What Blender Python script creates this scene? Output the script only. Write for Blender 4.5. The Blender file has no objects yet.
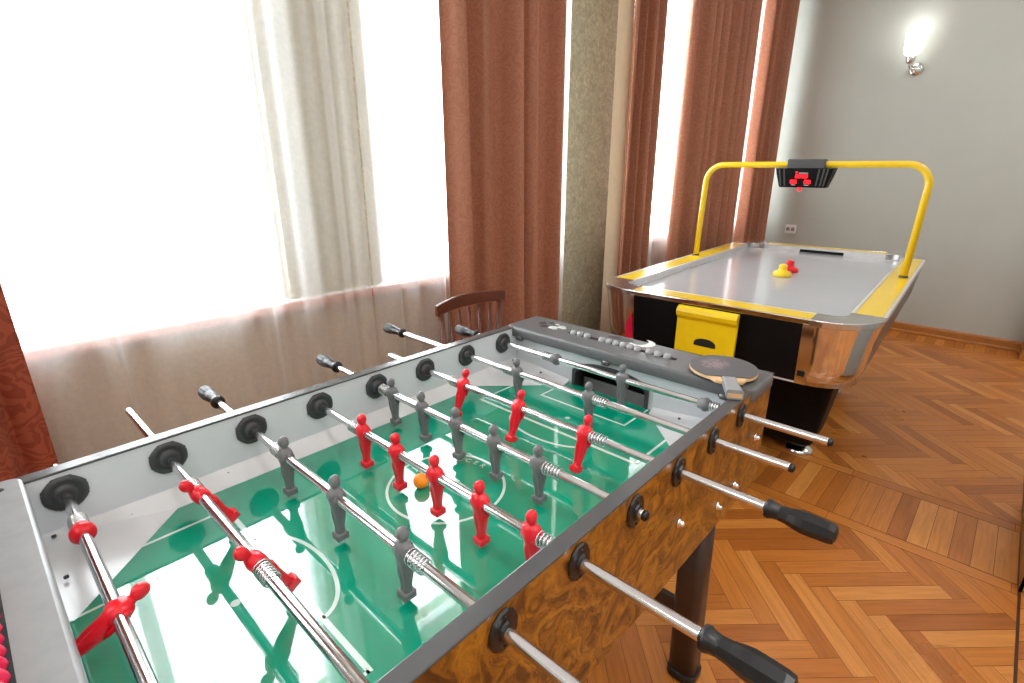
import bpy, bmesh, math, random
from mathutils import Vector, Matrix
random.seed(7)
SC = bpy.context.scene
COL = SC.collection
PI = math.pi
R = math.radians

# ------------------------------------------------------------------ camera, sky, exposure
cam_d = bpy.data.cameras.new('camera')
cam_d.sensor_width = 36.0
cam_d.lens = 515.94 / 1024 * 36.0
cam_d.clip_start = 0.02
cam = bpy.data.objects.new('camera', cam_d)
COL.objects.link(cam)
cam.location = (1.03543, -0.0093, 1.33196)
cam.rotation_mode = 'XYZ'
cam.rotation_euler = (R(90 - 18.653), 0, R(44.105))
SC.camera = cam

world = bpy.data.worlds.new('daylight')
SC.world = world
world.use_nodes = True
wn = world.node_tree.nodes
wn['Background'].inputs[0].default_value = (0.90, 0.96, 1.0, 1)
wn['Background'].inputs[1].default_value = 11.0

SC.view_settings.view_transform = 'Standard'
SC.view_settings.look = 'None'
SC.view_settings.gamma = 1.0
SC.view_settings.use_curve_mapping = False
SC.view_settings.exposure = 0.32
SC.cycles.max_bounces = 10
SC.cycles.diffuse_bounces = 6
SC.cycles.transparent_max_bounces = 16
SC.cycles.sample_clamp_indirect = 6.0


def area_light(name, loc, rot, sx, sy, power, color=(1, 1, 1), portal=False):
    l = bpy.data.lights.new(name, 'AREA')
    l.shape = 'RECTANGLE'
    l.size = sx
    l.size_y = sy
    l.energy = power
    l.color = color
    if portal:
        l.cycles.is_portal = True
    o = bpy.data.objects.new(name, l)
    o.location = loc
    o.rotation_euler = rot
    COL.objects.link(o)
    return o


# daylight enters through the windows of the left wall (sky portals)
WIN = [(-1.95, -1.15), (-0.55, 0.79), (1.19, 2.46), (3.00, 5.16)]
WZ0, WZ1 = 0.85, 2.75
GX = -1.0
FILL_LAMPS = [(1.7, 0.2), (1.7, 2.2), (1.7, 4.2), (3.0, -1.2), (3.0, 1.2), (3.0, 3.6), (0.9, -1.7)]  # unseen lamps added to lift the interior light
for a, b in FILL_LAMPS:
    area_light('fill_lamp_light', (a, b, 3.07), (0, 0, 0), 0.5, 0.5, 13, (1.0, 1.0, 1.0))
for a, b in WIN:
    area_light('window_daylight_portal', (GX - 0.10, (a + b) / 2, (WZ0 + WZ1) / 2), (0, R(-90), 0), WZ1 - WZ0, b - a, 1, portal=True)


# ------------------------------------------------------------------ materials
def srgb(r, g, b):
    f = lambda c: ((c / 255 + 0.055) / 1.055) ** 2.4 if c > 10 else c / 255 / 12.92
    return (f(r), f(g), f(b), 1)


class Mat:
    def __init__(s, name):
        s.m = bpy.data.materials.new(name)
        s.m.use_nodes = True
        s.nt = s.m.node_tree
        s.b = s.nt.nodes['Principled BSDF']
        s.out = s.nt.nodes['Material Output']

    def n(s, t, **kw):
        x = s.nt.nodes.new(t)
        for k, v in kw.items():
            setattr(x, k, v)
        return x

    def l(s, a, b):
        s.nt.links.new(a, b)

    def coord(s, scale=(1, 1, 1), kind='Object', rot=(0, 0, 0)):
        c = s.n('ShaderNodeTexCoord')
        mp = s.n('ShaderNodeMapping')
        mp.inputs['Scale'].default_value = scale
        mp.inputs['Rotation'].default_value = rot
        s.l(c.outputs[kind], mp.inputs[0])
        return mp.outputs[0]

    def noise(s, vec, scale, detail=4, rough=0.55, dist=0.0):
        x = s.n('ShaderNodeTexNoise')
        x.inputs['Scale'].default_value = scale
        x.inputs['Detail'].default_value = detail
        x.inputs['Roughness'].default_value = rough
        x.inputs['Distortion'].default_value = dist
        s.l(vec, x.inputs['Vector'])
        return x.outputs['Fac']

    def ramp(s, fac, stops, interp='LINEAR'):
        x = s.n('ShaderNodeValToRGB')
        x.color_ramp.interpolation = interp
        e = x.color_ramp.elements
        e[0].position, e[0].color = stops[0]
        e[1].position, e[1].color = stops[-1]
        for p, c in stops[1:-1]:
            k = e.new(p)
            k.color = c
        s.l(fac, x.inputs[0])
        return x.outputs[0]

    def bump(s, h, strength=0.2, dist=0.01):
        x = s.n('ShaderNodeBump')
        x.inputs['Strength'].default_value = strength
        x.inputs['Distance'].default_value = dist
        s.l(h, x.inputs['Height'])
        s.l(x.outputs[0], s.b.inputs['Normal'])
        return x


def simple(name, col, rough=0.5, metal=0.0, var=0.06, nscale=30, ior=1.5, bump=0.0, coat=0.0):
    """plain material with a little procedural variation"""
    M = Mat(name)
    v = M.coord()
    f = M.noise(v, nscale)
    c0 = tuple(min(1, c * (1 - var)) for c in col[:3]) + (1,)
    c1 = tuple(min(1, c * (1 + var)) for c in col[:3]) + (1,)
    M.l(M.ramp(f, [(0.3, c0), (0.7, c1)]), M.b.inputs['Base Color'])
    M.b.inputs['Roughness'].default_value = rough
    M.b.inputs['Metallic'].default_value = metal
    M.b.inputs['IOR'].default_value = ior
    M.b.inputs['Coat Weight'].default_value = coat
    M.b.inputs['Coat Roughness'].default_value = 0.05
    if bump:
        M.bump(f, bump, 0.002)
    return M.m


def emit(name, col, strength):
    M = Mat(name)
    M.b.inputs['Base Color'].default_value = col
    M.b.inputs['Emission Color'].default_value = col
    M.b.inputs['Emission Strength'].default_value = strength
    return M.m


def m_floor():
    M = Mat('parquet_oak')
    at = M.n('ShaderNodeAttribute')
    at.attribute_name = 'plank'
    sep = M.n('ShaderNodeSeparateColor')
    M.l(at.outputs['Color'], sep.inputs[0])
    uv = M.n('ShaderNodeUVMap')
    uv.uv_map = 'UVMap'
    mp = M.n('ShaderNodeMapping')
    mp.inputs['Scale'].default_value = (1, 1, 1)
    M.l(uv.outputs[0], mp.inputs[0])
    # offset the grain per plank
    cb = M.n('ShaderNodeCombineXYZ')
    mul = M.n('ShaderNodeMath', operation='MULTIPLY')
    mul.inputs[1].default_value = 37.0
    M.l(sep.outputs[1], mul.inputs[0])
    M.l(mul.outputs[0], cb.inputs[2])
    M.l(mul.outputs[0], cb.inputs[1])
    add = M.n('ShaderNodeVectorMath', operation='ADD')
    M.l(mp.outputs[0], add.inputs[0])
    M.l(cb.outputs[0], add.inputs[1])
    st = M.n('ShaderNodeMapping')
    st.inputs['Scale'].default_value = (5, 85, 1)
    M.l(add.outputs[0], st.inputs[0])
    g = M.noise(st.outputs[0], 1.0, 5, 0.6, 0.6)
    base = M.ramp(sep.outputs[0], [(0.0, srgb(162, 92, 36)), (0.35, srgb(184, 110, 44)), (0.7, srgb(192, 118, 48)), (1.0, srgb(206, 136, 66))])
    gr = M.ramp(g, [(0.32, (0.66, 0.60, 0.52, 1)), (0.6, (1.05, 1.05, 1.04, 1))])
    mix = M.n('ShaderNodeMix', data_type='RGBA', blend_type='MULTIPLY')
    mix.inputs['Factor'].default_value = 0.6
    M.l(base, mix.inputs['A'])
    M.l(gr, mix.inputs['B'])
    M.l(mix.outputs['Result'], M.b.inputs['Base Color'])
    n2 = M.noise(M.coord(), 2.2, 4)
    M.l(M.ramp(n2, [(0.2, (0.26, 0.26, 0.26, 1)), (0.8, (0.33, 0.33, 0.33, 1))]), M.b.inputs['Roughness'])
    return M.m


def m_burl():
    M = Mat('burl_laminate')
    v = M.coord()
    w = M.n('ShaderNodeTexNoise')
    w.inputs['Scale'].default_value = 5.5
    w.inputs['Detail'].default_value = 3
    M.l(v, w.inputs['Vector'])
    add = M.n('ShaderNodeVectorMath', operation='MULTIPLY_ADD')
    M.l(w.outputs['Color'], add.inputs[0])
    add.inputs[1].default_value = (0.34, 0.34, 0.34)
    M.l(v, add.inputs[2])
    st = M.n('ShaderNodeMapping')
    st.inputs['Scale'].default_value = (1, 1.0, 1.15)
    st.inputs['Rotation'].default_value = (R(35), 0, 0)
    M.l(add.outputs[0], st.inputs[0])
    f = M.noise(st.outputs[0], 9, 10, 0.70, 2.6)
    c = M.ramp(f, [(0.28, srgb(40, 20, 6)), (0.42, srgb(96, 56, 12)), (0.52, srgb(146, 92, 20)), (0.64, srgb(178, 122, 34)), (0.8, srgb(110, 66, 16))])
    # dark burl eyes
    vo = M.n('ShaderNodeTexVoronoi')
    vo.inputs['Scale'].default_value = 90
    M.l(add.outputs[0], vo.inputs['Vector'])
    e = M.ramp(vo.outputs['Distance'], [(0.10, (0.38, 0.33, 0.28, 1)), (0.34, (1, 1, 1, 1))])
    big = M.ramp(M.noise(v, 6, 3), [(0.42, (0, 0, 0, 1)), (0.56, (1, 1, 1, 1))])
    mix = M.n('ShaderNodeMix', data_type='RGBA', blend_type='MULTIPLY')
    M.l(big, mix.inputs['Factor'])
    M.l(c, mix.inputs['A'])
    M.l(e, mix.inputs['B'])
    M.l(mix.outputs['Result'], M.b.inputs['Base Color'])
    M.b.inputs['Roughness'].default_value = 0.28
    return M.m


def m_curtain(name='damask_curtain', a=(162, 106, 80), b=(172, 117, 90), sc=12.0):
    M = Mat(name)
    v = M.coord()
    w = M.n('ShaderNodeTexNoise')
    w.inputs['Scale'].default_value = sc
    w.inputs['Detail'].default_value = 1.5
    M.l(v, w.inputs['Vector'])
    add = M.n('ShaderNodeVectorMath', operation='MULTIPLY_ADD')
    M.l(w.outputs['Color'], add.inputs[0])
    add.inputs[1].default_value = (0.3, 0.3, 0.3)
    M.l(v, add.inputs[2])
    wv = M.n('ShaderNodeTexWave', wave_type='RINGS', rings_direction='SPHERICAL')
    wv.inputs['Scale'].default_value = 11
    wv.inputs['Distortion'].default_value = 6
    wv.inputs['Detail'].default_value = 1
    wv.inputs['Detail Scale'].default_value = 2.4
    M.l(add.outputs[0], wv.inputs['Vector'])
    c = M.ramp(wv.outputs['Fac'], [(0.42, srgb(*a)), (0.60, srgb(*b))])
    M.l(c, M.b.inputs['Base Color'])
    M.b.inputs['Roughness'].default_value = 0.62
    M.b.inputs['Sheen Weight'].default_value = 0.25
    M.b.inputs['Sheen Tint'].default_value = srgb(225, 170, 150)
    # the cloth lets a little daylight through
    tl = M.n('ShaderNodeBsdfTranslucent')
    tl.inputs['Color'].default_value = srgb(196, 104, 70)
    mx = M.n('ShaderNodeMixShader')
    mx.inputs[0].default_value = 0.10
    M.l(M.b.outputs[0], mx.inputs[1])
    M.l(tl.outputs[0], mx.inputs[2])
    M.l(mx.outputs[0], M.out.inputs['Surface'])
    return M.m


def m_sheer():
    M = Mat('sheer_voile')
    t = M.n('ShaderNodeBsdfTransparent')
    t.inputs[0].default_value = (1, 1, 1, 1)
    d = M.n('ShaderNodeBsdfDiffuse')
    d.inputs[0].default_value = (0.82, 0.81, 0.80, 1)
    tr = M.n('ShaderNodeBsdfTranslucent')
    tr.inputs[0].default_value = (0.82, 0.82, 0.82, 1)
    m1 = M.n('ShaderNodeMixShader')
    m1.inputs[0].default_value = 0.42
    M.l(d.outputs[0], m1.inputs[1])
    M.l(tr.outputs[0], m1.inputs[2])
    # fine weave with slightly denser threads
    v = M.coord(scale=(1, 1, 1))
    f = M.noise(v, 60, 3)
    fac = M.ramp(f, [(0.3, (0.31, 0.31, 0.31, 1)), (0.7, (0.35, 0.35, 0.35, 1))])
    # cloth seen edge-on is denser
    lw = M.n('ShaderNodeLayerWeight')
    lw.inputs[0].default_value = 0.35
    ad = M.n('ShaderNodeMath', operation='MULTIPLY_ADD')
    M.l(lw.outputs['Facing'], ad.inputs[0])
    ad.inputs[1].default_value = 0.40
    M.l(fac, ad.inputs[2])
    ad.use_clamp = True
    m2 = M.n('ShaderNodeMixShader')
    M.l(ad.outputs[0], m2.inputs[0])
    M.l(t.outputs[0], m2.inputs[1])
    M.l(m1.outputs[0], m2.inputs[2])
    M.l(m2.outputs[0], M.out.inputs['Surface'])
    return M.m


def m_wallpaper():
    M = Mat('textured_wallpaper')
    v = M.coord()
    f = M.noise(v, 26, 6, 0.65, 1.6)
    c = M.ramp(f, [(0.32, srgb(140, 135, 114)), (0.5, srgb(160, 155, 133)), (0.66, srgb(186, 177, 148))])
    M.l(c, M.b.inputs['Base Color'])
    M.b.inputs['Roughness'].default_value = 0.8
    M.bump(f, 0.35, 0.004)
    return M.m


def m_glass():
    M = Mat('window_glass')
    t = M.n('ShaderNodeBsdfTransparent')
    g = M.n('ShaderNodeBsdfGlossy')
    g.inputs['Roughness'].default_value = 0.02
    lw = M.n('ShaderNodeLayerWeight')
    pw = M.n('ShaderNodeMath', operation='POWER')
    pw.inputs[1].default_value = 5.0
    M.l(lw.outputs['Facing'], pw.inputs[0])
    fr = M.n('ShaderNodeMath', operation='MULTIPLY_ADD')
    fr.inputs[1].default_value = 0.9
    fr.inputs[2].default_value = 0.04
    M.l(pw.outputs[0], fr.inputs[0])
    m = M.n('ShaderNodeMixShader')
    M.l(fr.outputs[0], m.inputs[0])
    M.l(t.outputs[0], m.inputs[1])
    M.l(g.outputs[0], m.inputs[2])
    M.l(m.outputs[0], M.out.inputs['Surface'])
    return M.m


def m_field(name, a, b):
    M = Mat(name)
    v = M.coord()
    f = M.noise(v, 3.0, 3)
    M.l(M.ramp(f, [(0.3, a), (0.7, b)]), M.b.inputs['Base Color'])
    dust = M.noise(v, 420, 2, 0.8)
    M.l(M.ramp(dust, [(0.62, (0.03, 0.03, 0.03, 1)), (0.75, (0.25, 0.25, 0.25, 1))]), M.b.inputs['Roughness'])
    M.b.inputs['IOR'].default_value = 2.3
    return M.m


def m_rubber():
    M = Mat('worn_paddle_rubber')
    v = M.coord()
    f = M.noise(v, 110, 4, 0.7)
    patch = M.n('ShaderNodeTexGradient', gradient_type='SPHERICAL')
    mp = M.n('ShaderNodeMapping')
    mp.inputs['Location'].default_value = (0.55, -0.1, 0)
    mp.inputs['Scale'].default_value = (24, 20, 1)
    c = M.n('ShaderNodeTexCoord')
    M.l(c.outputs['Object'], mp.inputs[0])
    M.l(mp.outputs[0], patch.inputs[0])
    ml = M.n('ShaderNodeMath', operation='MULTIPLY')
    M.l(patch.outputs['Fac'], ml.inputs[0])
    M.l(M.ramp(f, [(0.35, (0, 0, 0, 1)), (0.6, (1, 1, 1, 1))]), ml.inputs[1])
    M.l(M.ramp(ml.outputs[0], [(0.05, srgb(84, 84, 86)), (0.5, srgb(142, 122, 124))]), M.b.inputs['Base Color'])
    M.b.inputs['Roughness'].default_value = 0.5
    return M.m


MT = {}
MT.update({
    'floor': m_floor(),
    'gap': simple('floor_gap', srgb(70, 38, 18), 0.6),
    'burl': m_burl(),
    'white': simple('white_laminate', srgb(205, 207, 212), 0.30, var=0.03, nscale=6, ior=1.6),
    'ramp': simple('white_ramp_plastic', srgb(206, 207, 208), 0.18, var=0.03, nscale=8, ior=1.6),
    'field': m_field('green_playfield', srgb(0, 136, 106), srgb(4, 146, 114)),
    'line': m_field('field_line_white', srgb(196, 214, 206), srgb(204, 220, 212)),
    'cap': simple('dark_grey_plastic', srgb(92, 93, 94), 0.42, var=0.06, nscale=90, bump=0.1),
    'cap_near': simple('worn_grey_plastic', srgb(128, 129, 129), 0.38, var=0.07, nscale=40),
    'trim': simple('charcoal_trim', srgb(76, 77, 78), 0.24, var=0.04, ior=1.6),
    'black': simple('black_plastic', srgb(20, 20, 22), 0.35, var=0.1),
    'bush': simple('charcoal_bushing', srgb(58, 58, 60), 0.5, var=0.08),
    'panel': simple('black_panel', srgb(11, 11, 12), 0.5, var=0.1),
    'void': simple('dark_interior', srgb(10, 10, 11), 0.8),
    'chrome': simple('chrome', (0.80, 0.80, 0.80, 1), 0.10, 1.0, var=0.02),
    'rod': simple('steel_rod', (0.70, 0.70, 0.71, 1), 0.16, 1.0, var=0.02),
    'spring': simple('spring_wire', (0.66, 0.66, 0.66, 1), 0.25, 1.0),
    'cast': simple('polished_casting', (0.66, 0.66, 0.67, 1), 0.22, 1.0, var=0.03),
    'alu': simple('aluminium_rail', (0.76, 0.76, 0.77, 1), 0.36, 0.6, var=0.05),
    'red': simple('red_plastic', srgb(214, 14, 34), 0.28, var=0.05),
    'grey': simple('grey_plastic', srgb(104, 104, 105), 0.42, var=0.05),
    'bead': simple('silver_bead', srgb(150, 151, 152), 0.25, var=0.05),
    'redbead': simple('red_bead', srgb(226, 40, 84), 0.25, var=0.05),
    'orange': simple('orange_ball', srgb(255, 140, 10), 0.4),
    'leg': simple('bronze_leg', srgb(74, 58, 50), 0.34, 0.35, var=0.08, nscale=8),
    'yellow': simple('yellow_lacquer', srgb(238, 200, 16), 0.28, var=0.03, coat=0.4),
    'hockey': simple('air_hockey_surface', srgb(176, 178, 182), 0.14, var=0.02, nscale=4, ior=1.6),
    'hside': simple('brown_grey_side', srgb(96, 84, 80), 0.35, var=0.05),
    'wood': simple('dark_chair_wood', srgb(92, 46, 32), 0.4, var=0.15, nscale=14),
    'base': simple('baseboard_wood', srgb(170, 108, 52), 0.4, var=0.12, nscale=12),
    'ply': simple('paddle_plywood', srgb(214, 176, 130), 0.5, var=0.1),
    'grip': simple('paddle_grip', srgb(140, 141, 142), 0.5, var=0.06),
    'rubber': m_rubber(),
    'wall': simple('painted_wall_grey_green', srgb(180, 184, 176), 0.55, var=0.025, nscale=3),
    'wall2': simple('painted_wall_beige', srgb(182, 166, 142), 0.8, var=0.03, nscale=3),
    'wallpaper': m_wallpaper(),
    'ceiling': simple('ceiling_white', srgb(235, 235, 232), 0.9, var=0.01, nscale=3),
    'sill': simple('sill_board', srgb(178, 118, 92), 0.5, var=0.05),
    'frame': simple('white_window_frame', srgb(232, 233, 235), 0.5, var=0.01),
    'glass': m_glass(),
    'sheer': m_sheer(),
    'curtain': m_curtain(),
    'curtain_red': m_curtain('rust_damask_curtain', (132, 56, 34), (156, 76, 50), 9.0),
    'lining': simple('cream_lining', srgb(214, 196, 168), 0.8, var=0.03),
    'socket': simple('white_socket', srgb(232, 230, 232), 0.4),
    'lampglass': emit('lit_lamp_glass', (1.0, 0.98, 0.96, 1), 3.0),
    'led': emit('red_led', (1.0, 0.01, 0.02, 1), 2.5),
    'decal': simple('white_decal', srgb(206, 210, 206), 0.5),
    'decal_dark': simple('charcoal_decal', srgb(48, 49, 50), 0.5),
    'magenta': simple('magenta_reflection', srgb(214, 16, 66), 0.4),
})
MT['panel'].node_tree.nodes['Principled BSDF'].inputs['Specular IOR Level'].default_value = 0.15


# ------------------------------------------------------------------ mesh builder
class MB:
    def __init__(s):
        s.v = []
        s.f = []
        s.mi = []
        s.sm = []
        s.M = Matrix.Identity(4)

    def add(s, vs, fs, mi=0, smooth=False):
        o = len(s.v)
        s.v += [tuple(s.M @ Vector(p)) for p in vs]
        s.f += [tuple(o + i for i in f) for f in fs]
        s.mi += [mi] * len(fs)
        s.sm += [smooth] * len(fs)

    def box(s, x0, x1, y0, y1, z0, z1, mi=0):
        s.add([(x0, y0, z0), (x1, y0, z0), (x1, y1, z0), (x0, y1, z0), (x0, y0, z1), (x1, y0, z1), (x1, y1, z1), (x0, y1, z1)],
              [(0, 3, 2, 1), (4, 5, 6, 7), (0, 1, 5, 4), (1, 2, 6, 5), (2, 3, 7, 6), (3, 0, 4, 7)], mi)

    def loft(s, rings, mi=0, smooth=True, cap=True, closed=True):
        n = len(rings[0])
        vs = [p for r in rings for p in r]
        fs = []
        for i in range(len(rings) - 1):
            for j in range(n if closed else n - 1):
                k = (j + 1) % n
                fs.append((i * n + j, i * n + k, (i + 1) * n + k, (i + 1) * n + j))
        s.add(vs, fs, mi, smooth)
        if cap:
            s.add(rings[0], [tuple(range(n))[::-1]], mi, False)
            s.add(rings[-1], [tuple(range(n))], mi, False)

    def lathe(s, prof, axis='z', origin=(0, 0, 0), n=20, mi=0, cap=True, smooth=True, sides=None, phase=0.0):
        """prof: list of (r, t) along the axis"""
        rings = []
        ox, oy, oz = origin
        for r, t in prof:
            ring = []
            for k in range(n):
                a = 2 * PI * k / n + phase
                c, d = r * math.cos(a), r * math.sin(a)
                if axis == 'z':
                    p = (ox + c, oy + d, oz + t)
                elif axis == 'x':
                    p = (ox + t, oy + c, oz + d)
                else:
                    p = (ox + d, oy + t, oz + c)
                ring.append(p)
            rings.append(ring)
        s.loft(rings, mi, smooth, cap)

    def tube(s, pts, r, n=10, mi=0, cap=True, rad=None):
        pts = [Vector(p) for p in pts]
        rings = []
        up = None
        for i, p in enumerate(pts):
            if i == 0:
                t = pts[1] - p
            elif i == len(pts) - 1:
                t = p - pts[i - 1]
            else:
                t = (pts[i + 1] - pts[i - 1])
            t.normalize()
            if up is None:
                up = Vector((0, 0, 1)) if abs(t.z) < 0.9 else Vector((1, 0, 0))
            a = up - t * up.dot(t)
            a.normalize()
            up = a
            b = t.cross(a)
            rr = rad[i] if rad else r
            rings.append([p + a * (rr * math.cos(2 * PI * k / n)) + b * (rr * math.sin(2 * PI * k / n)) for k in range(n)])
        s.loft(rings, mi, True, cap)

    def slab(s, cx, cy, hx, hy, r, prof, mi=0, smooth=False, n=6):
        """rounded rectangle lofted along z; prof: (z, inset)"""
        rings = []
        for z, ins in prof:
            rings.append([(cx + x, cy + y, z) for x, y in rrect(hx - ins, hy - ins, max(r - ins, 0.001), n)])
        s.loft(rings, mi, smooth, True)

    def prism(s, pts, z0, z1, mi=0):
        n = len(pts)
        s.add([(x, y, z0) for x, y in pts] + [(x, y, z1) for x, y in pts],
              [tuple(range(n))[::-1], tuple(range(n, 2 * n))] + [(i, (i + 1) % n, n + (i + 1) % n, n + i) for i in range(n)], mi)

    def build(s, name, mats, parent=None, loc=None):
        me = bpy.data.meshes.new(name)
        me.from_pydata(s.v, [], s.f)
        if not isinstance(mats, (list, tuple)):
            mats = [mats]
        for m in mats:
            me.materials.append(MT[m] if isinstance(m, str) else m)
        for p, i, sm in zip(me.polygons, s.mi, s.sm):
            p.material_index = i
            p.use_smooth = sm
        me.update()
        bm = bmesh.new()
        bm.from_mesh(me)
        bmesh.ops.remove_doubles(bm, verts=bm.verts, dist=1e-6)
        bmesh.ops.recalc_face_normals(bm, faces=bm.faces)
        bm.to_mesh(me)
        bm.free()
        o = bpy.data.objects.new(name, me)
        COL.objects.link(o)
        if parent is not None:
            o.parent = parent
        if loc is not None:
            o.location = loc
        return o


def rrect(hx, hy, r, n=6):
    pts = []
    for cx, cy, a0 in ((hx - r, hy - r, 0), (-hx + r, hy - r, 90), (-hx + r, -hy + r, 180), (hx - r, -hy + r, 270)):
        for k in range(n + 1):
            a = R(a0 + 90 * k / n)
            pts.append((cx + r * math.cos(a), cy + r * math.sin(a)))
    return pts


def bevel(o, w=0.003, seg=2):
    m = o.modifiers.new('edge_bevel', 'BEVEL')
    m.width = w
    m.segments = seg
    m.limit_method = 'ANGLE'
    m.angle_limit = R(40)
    return o


def tag(o, label, cat, group=None, kind=None):
    if label:
        o['label'] = label
    if cat:
        o['category'] = cat
    if group:
        o['group'] = group
    if kind:
        o['kind'] = kind
    return o


def struct(o, label=None):
    o['kind'] = 'structure'
    return o


def empty(name, loc, rz=0.0):
    o = bpy.data.objects.new(name, None)
    o.empty_display_size = 0.1
    o.location = loc
    o.rotation_euler = (0, 0, rz)
    COL.objects.link(o)
    return o


def reuse(o, parent, loc=None, rot=None):
    c = o.copy()
    COL.objects.link(c)
    c.parent = parent
    if loc is not None:
        c.location = loc
    if rot is not None:
        c.rotation_euler = rot
    return c


# ------------------------------------------------------------------ room shell
XL, XR, YB, YF, ZC = -0.92, 3.7, 5.33, -2.6, 3.15

# herringbone parquet: every board one quad on one floor mesh
def build_floor():
    L, W = 0.382, 0.059
    g = 0.0007
    s2 = math.sqrt(2)
    V, F, UV, PC = [], [], [], []

    def clip(poly, ax, val, keep_greater):
        out = []
        for i in range(len(poly)):
            p, q = poly[i], poly[(i + 1) % len(poly)]
            ip = (p[ax] >= val) if keep_greater else (p[ax] <= val)
            iq = (q[ax] >= val) if keep_greater else (q[ax] <= val)
            if ip:
                out.append(p)
            if ip != iq:
                t = (val - p[ax]) / (q[ax] - p[ax])
                out.append(tuple(p[k] + t * (q[k] - p[k]) for k in range(4)))
        return out

    def board(corners, uvs, region):
        x0, x1, y0, y1 = region
        poly = [(c[0], c[1], u[0], u[1]) for c, u in zip(corners, uvs)]
        for ax, val, kg in ((0, x0, True), (0, x1, False), (1, y0, True), (1, y1, False)):
            if len(poly) < 3:
                return
            poly = clip(poly, ax, val, kg)
        if len(poly) < 3:
            return
        o = len(V)
        V.extend([(p[0], p[1], 0.0) for p in poly])
        F.append(tuple(range(o, o + len(poly))))
        UV.append([(p[2], p[3]) for p in poly])
        PC.append((random.random(), random.random()))

    def rect_board(x0, x1, y0, y1, along='x'):
        c = [(x0 + g, y0 + g), (x1 - g, y0 + g), (x1 - g, y1 - g), (x0 + g, y1 - g)]
        uv = [(p[0], p[1]) for p in c] if along == 'x' else [(p[1], -p[0]) for p in c]
        board(c, uv, (-9, 9, -9, 9))

    def herring(region, ox, oy):
        x0, x1, y0, y1 = region
        band = L / s2 * 2
        for m in range(-30, 30):
            by = oy - m * band
            if by + 2 * L < y0 - 1 or by - 2 * L > y1 + 1:
                continue
            for k in range(-90, 110):
                for kind in (0, 1):
                    if kind == 0:
                        a0, b0, a1, b1 = k * W + m * L, k * W - m * L, k * W + L + m * L, k * W + W - m * L
                    else:
                        a0, b0, a1, b1 = k * W + L + m * L, k * W + W - L - m * L, k * W + L + W + m * L, k * W + W - m * L
                    cc = [(a0 + g, b0 + g), (a1 - g, b0 + g), (a1 - g, b1 - g), (a0 + g, b1 - g)]
                    w = [((a + b) / s2 + ox, (b - a) / s2 + oy) for a, b in cc]
                    if max(p[0] for p in w) < x0 or min(p[0] for p in w) > x1 or max(p[1] for p in w) < y0 or min(p[1] for p in w) > y1:
                        continue
                    uv = cc if kind == 0 else [(b, -a) for a, b in cc]
                    board(w, uv, region)
    # rows: the notch line of the near field lies at y = 1.713, of the far field at 3.83
    oyn = 1.713 - (W - 2 * L) / s2
    oxn = 0.668 - W / s2
    herring((XL, 1.296, YF, 2.108), oxn, oyn)
    oyf = 3.83 - (W - 2 * L) / s2
    herring((XL, 1.296, 2.592, 5.05), 0.70, oyf)
    herring((1.304, XR, YF, YB), 0.2, oyn + 0.1)
    x = XL
    while x < 1.296:
        e = min(x + 0.0615, 1.296)
        rect_board(x, e, 2.17, 2.53, 'y')
        rect_board(x, e, 5.11, YB, 'y')
        x += 0.0615
    x = XL
    i = 0
    while x < 1.296:
        e = min(x + 0.55, 1.296)
        rect_board(x, e, 2.11, 2.168)
        rect_board(x, e, 2.532, 2.59)
        rect_board(x, e, 5.052, 5.108)
        x += 0.55
    me = bpy.data.meshes.new('floor')
    me.from_pydata(V, [], F)
    me.uv_layers.new(name='UVMap')
    me.color_attributes.new('plank', 'FLOAT_COLOR', 'CORNER')
    flat_uv, flat_c = [], []
    for fi, p in enumerate(me.polygons):
        for j in range(len(UV[fi])):
            flat_uv += [UV[fi][j][0], UV[fi][j][1]]
            flat_c += [PC[fi][0], PC[fi][1], 0.0, 1.0]
        p.use_smooth = False
    me.uv_layers['UVMap'].data.foreach_set('uv', flat_uv)
    me.color_attributes['plank'].data.foreach_set('color', flat_c)
    me.materials.append(MT['floor'])
    me.materials.append(MT['gap'])
    # subfloor slab right under the boards
    bm = bmesh.new()
    bm.from_mesh(me)
    q = [bm.verts.new(c) for c in ((XL - .2, YF - .1, -0.001), (XR + .1, YF - .1, -0.001), (XR + .1, YB + .1, -0.001), (XL - .2, YB + .1, -0.001),
                                   (XL - .2, YF - .1, -0.08), (XR + .1, YF - .1, -0.08), (XR + .1, YB + .1, -0.08), (XL - .2, YB + .1, -0.08))]
    for ids in ((0, 1, 2, 3), (7, 6, 5, 4), (0, 4, 5, 1), (1, 5, 6, 2), (2, 6, 7, 3), (3, 7, 4, 0)):
        f = bm.faces.new([q[i] for i in ids])
        f.material_index = 1
    bm.to_mesh(me)
    bm.free()
    o = bpy.data.objects.new('floor', me)
    COL.objects.link(o)
    return struct(o)


build_floor()

b = MB()
b.box(XL - .25, XR + .1, YB, YB + .1, 0, ZC)
struct(b.build('wall_back', 'wall'))
b = MB()
b.box(XR, XR + .1, YF, YB, 0, ZC)
struct(b.build('wall_right', 'wall'))
b = MB()
b.box(XL - .25, XR + .1, YF - .1, YF, 0, ZC)
struct(b.build('wall_front', 'wall'))
b = MB()
b.box(XL - .25, XR + .1, YF - .1, YB + .1, ZC, ZC + .1)
struct(b.build('ceiling', 'ceiling'))
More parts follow.
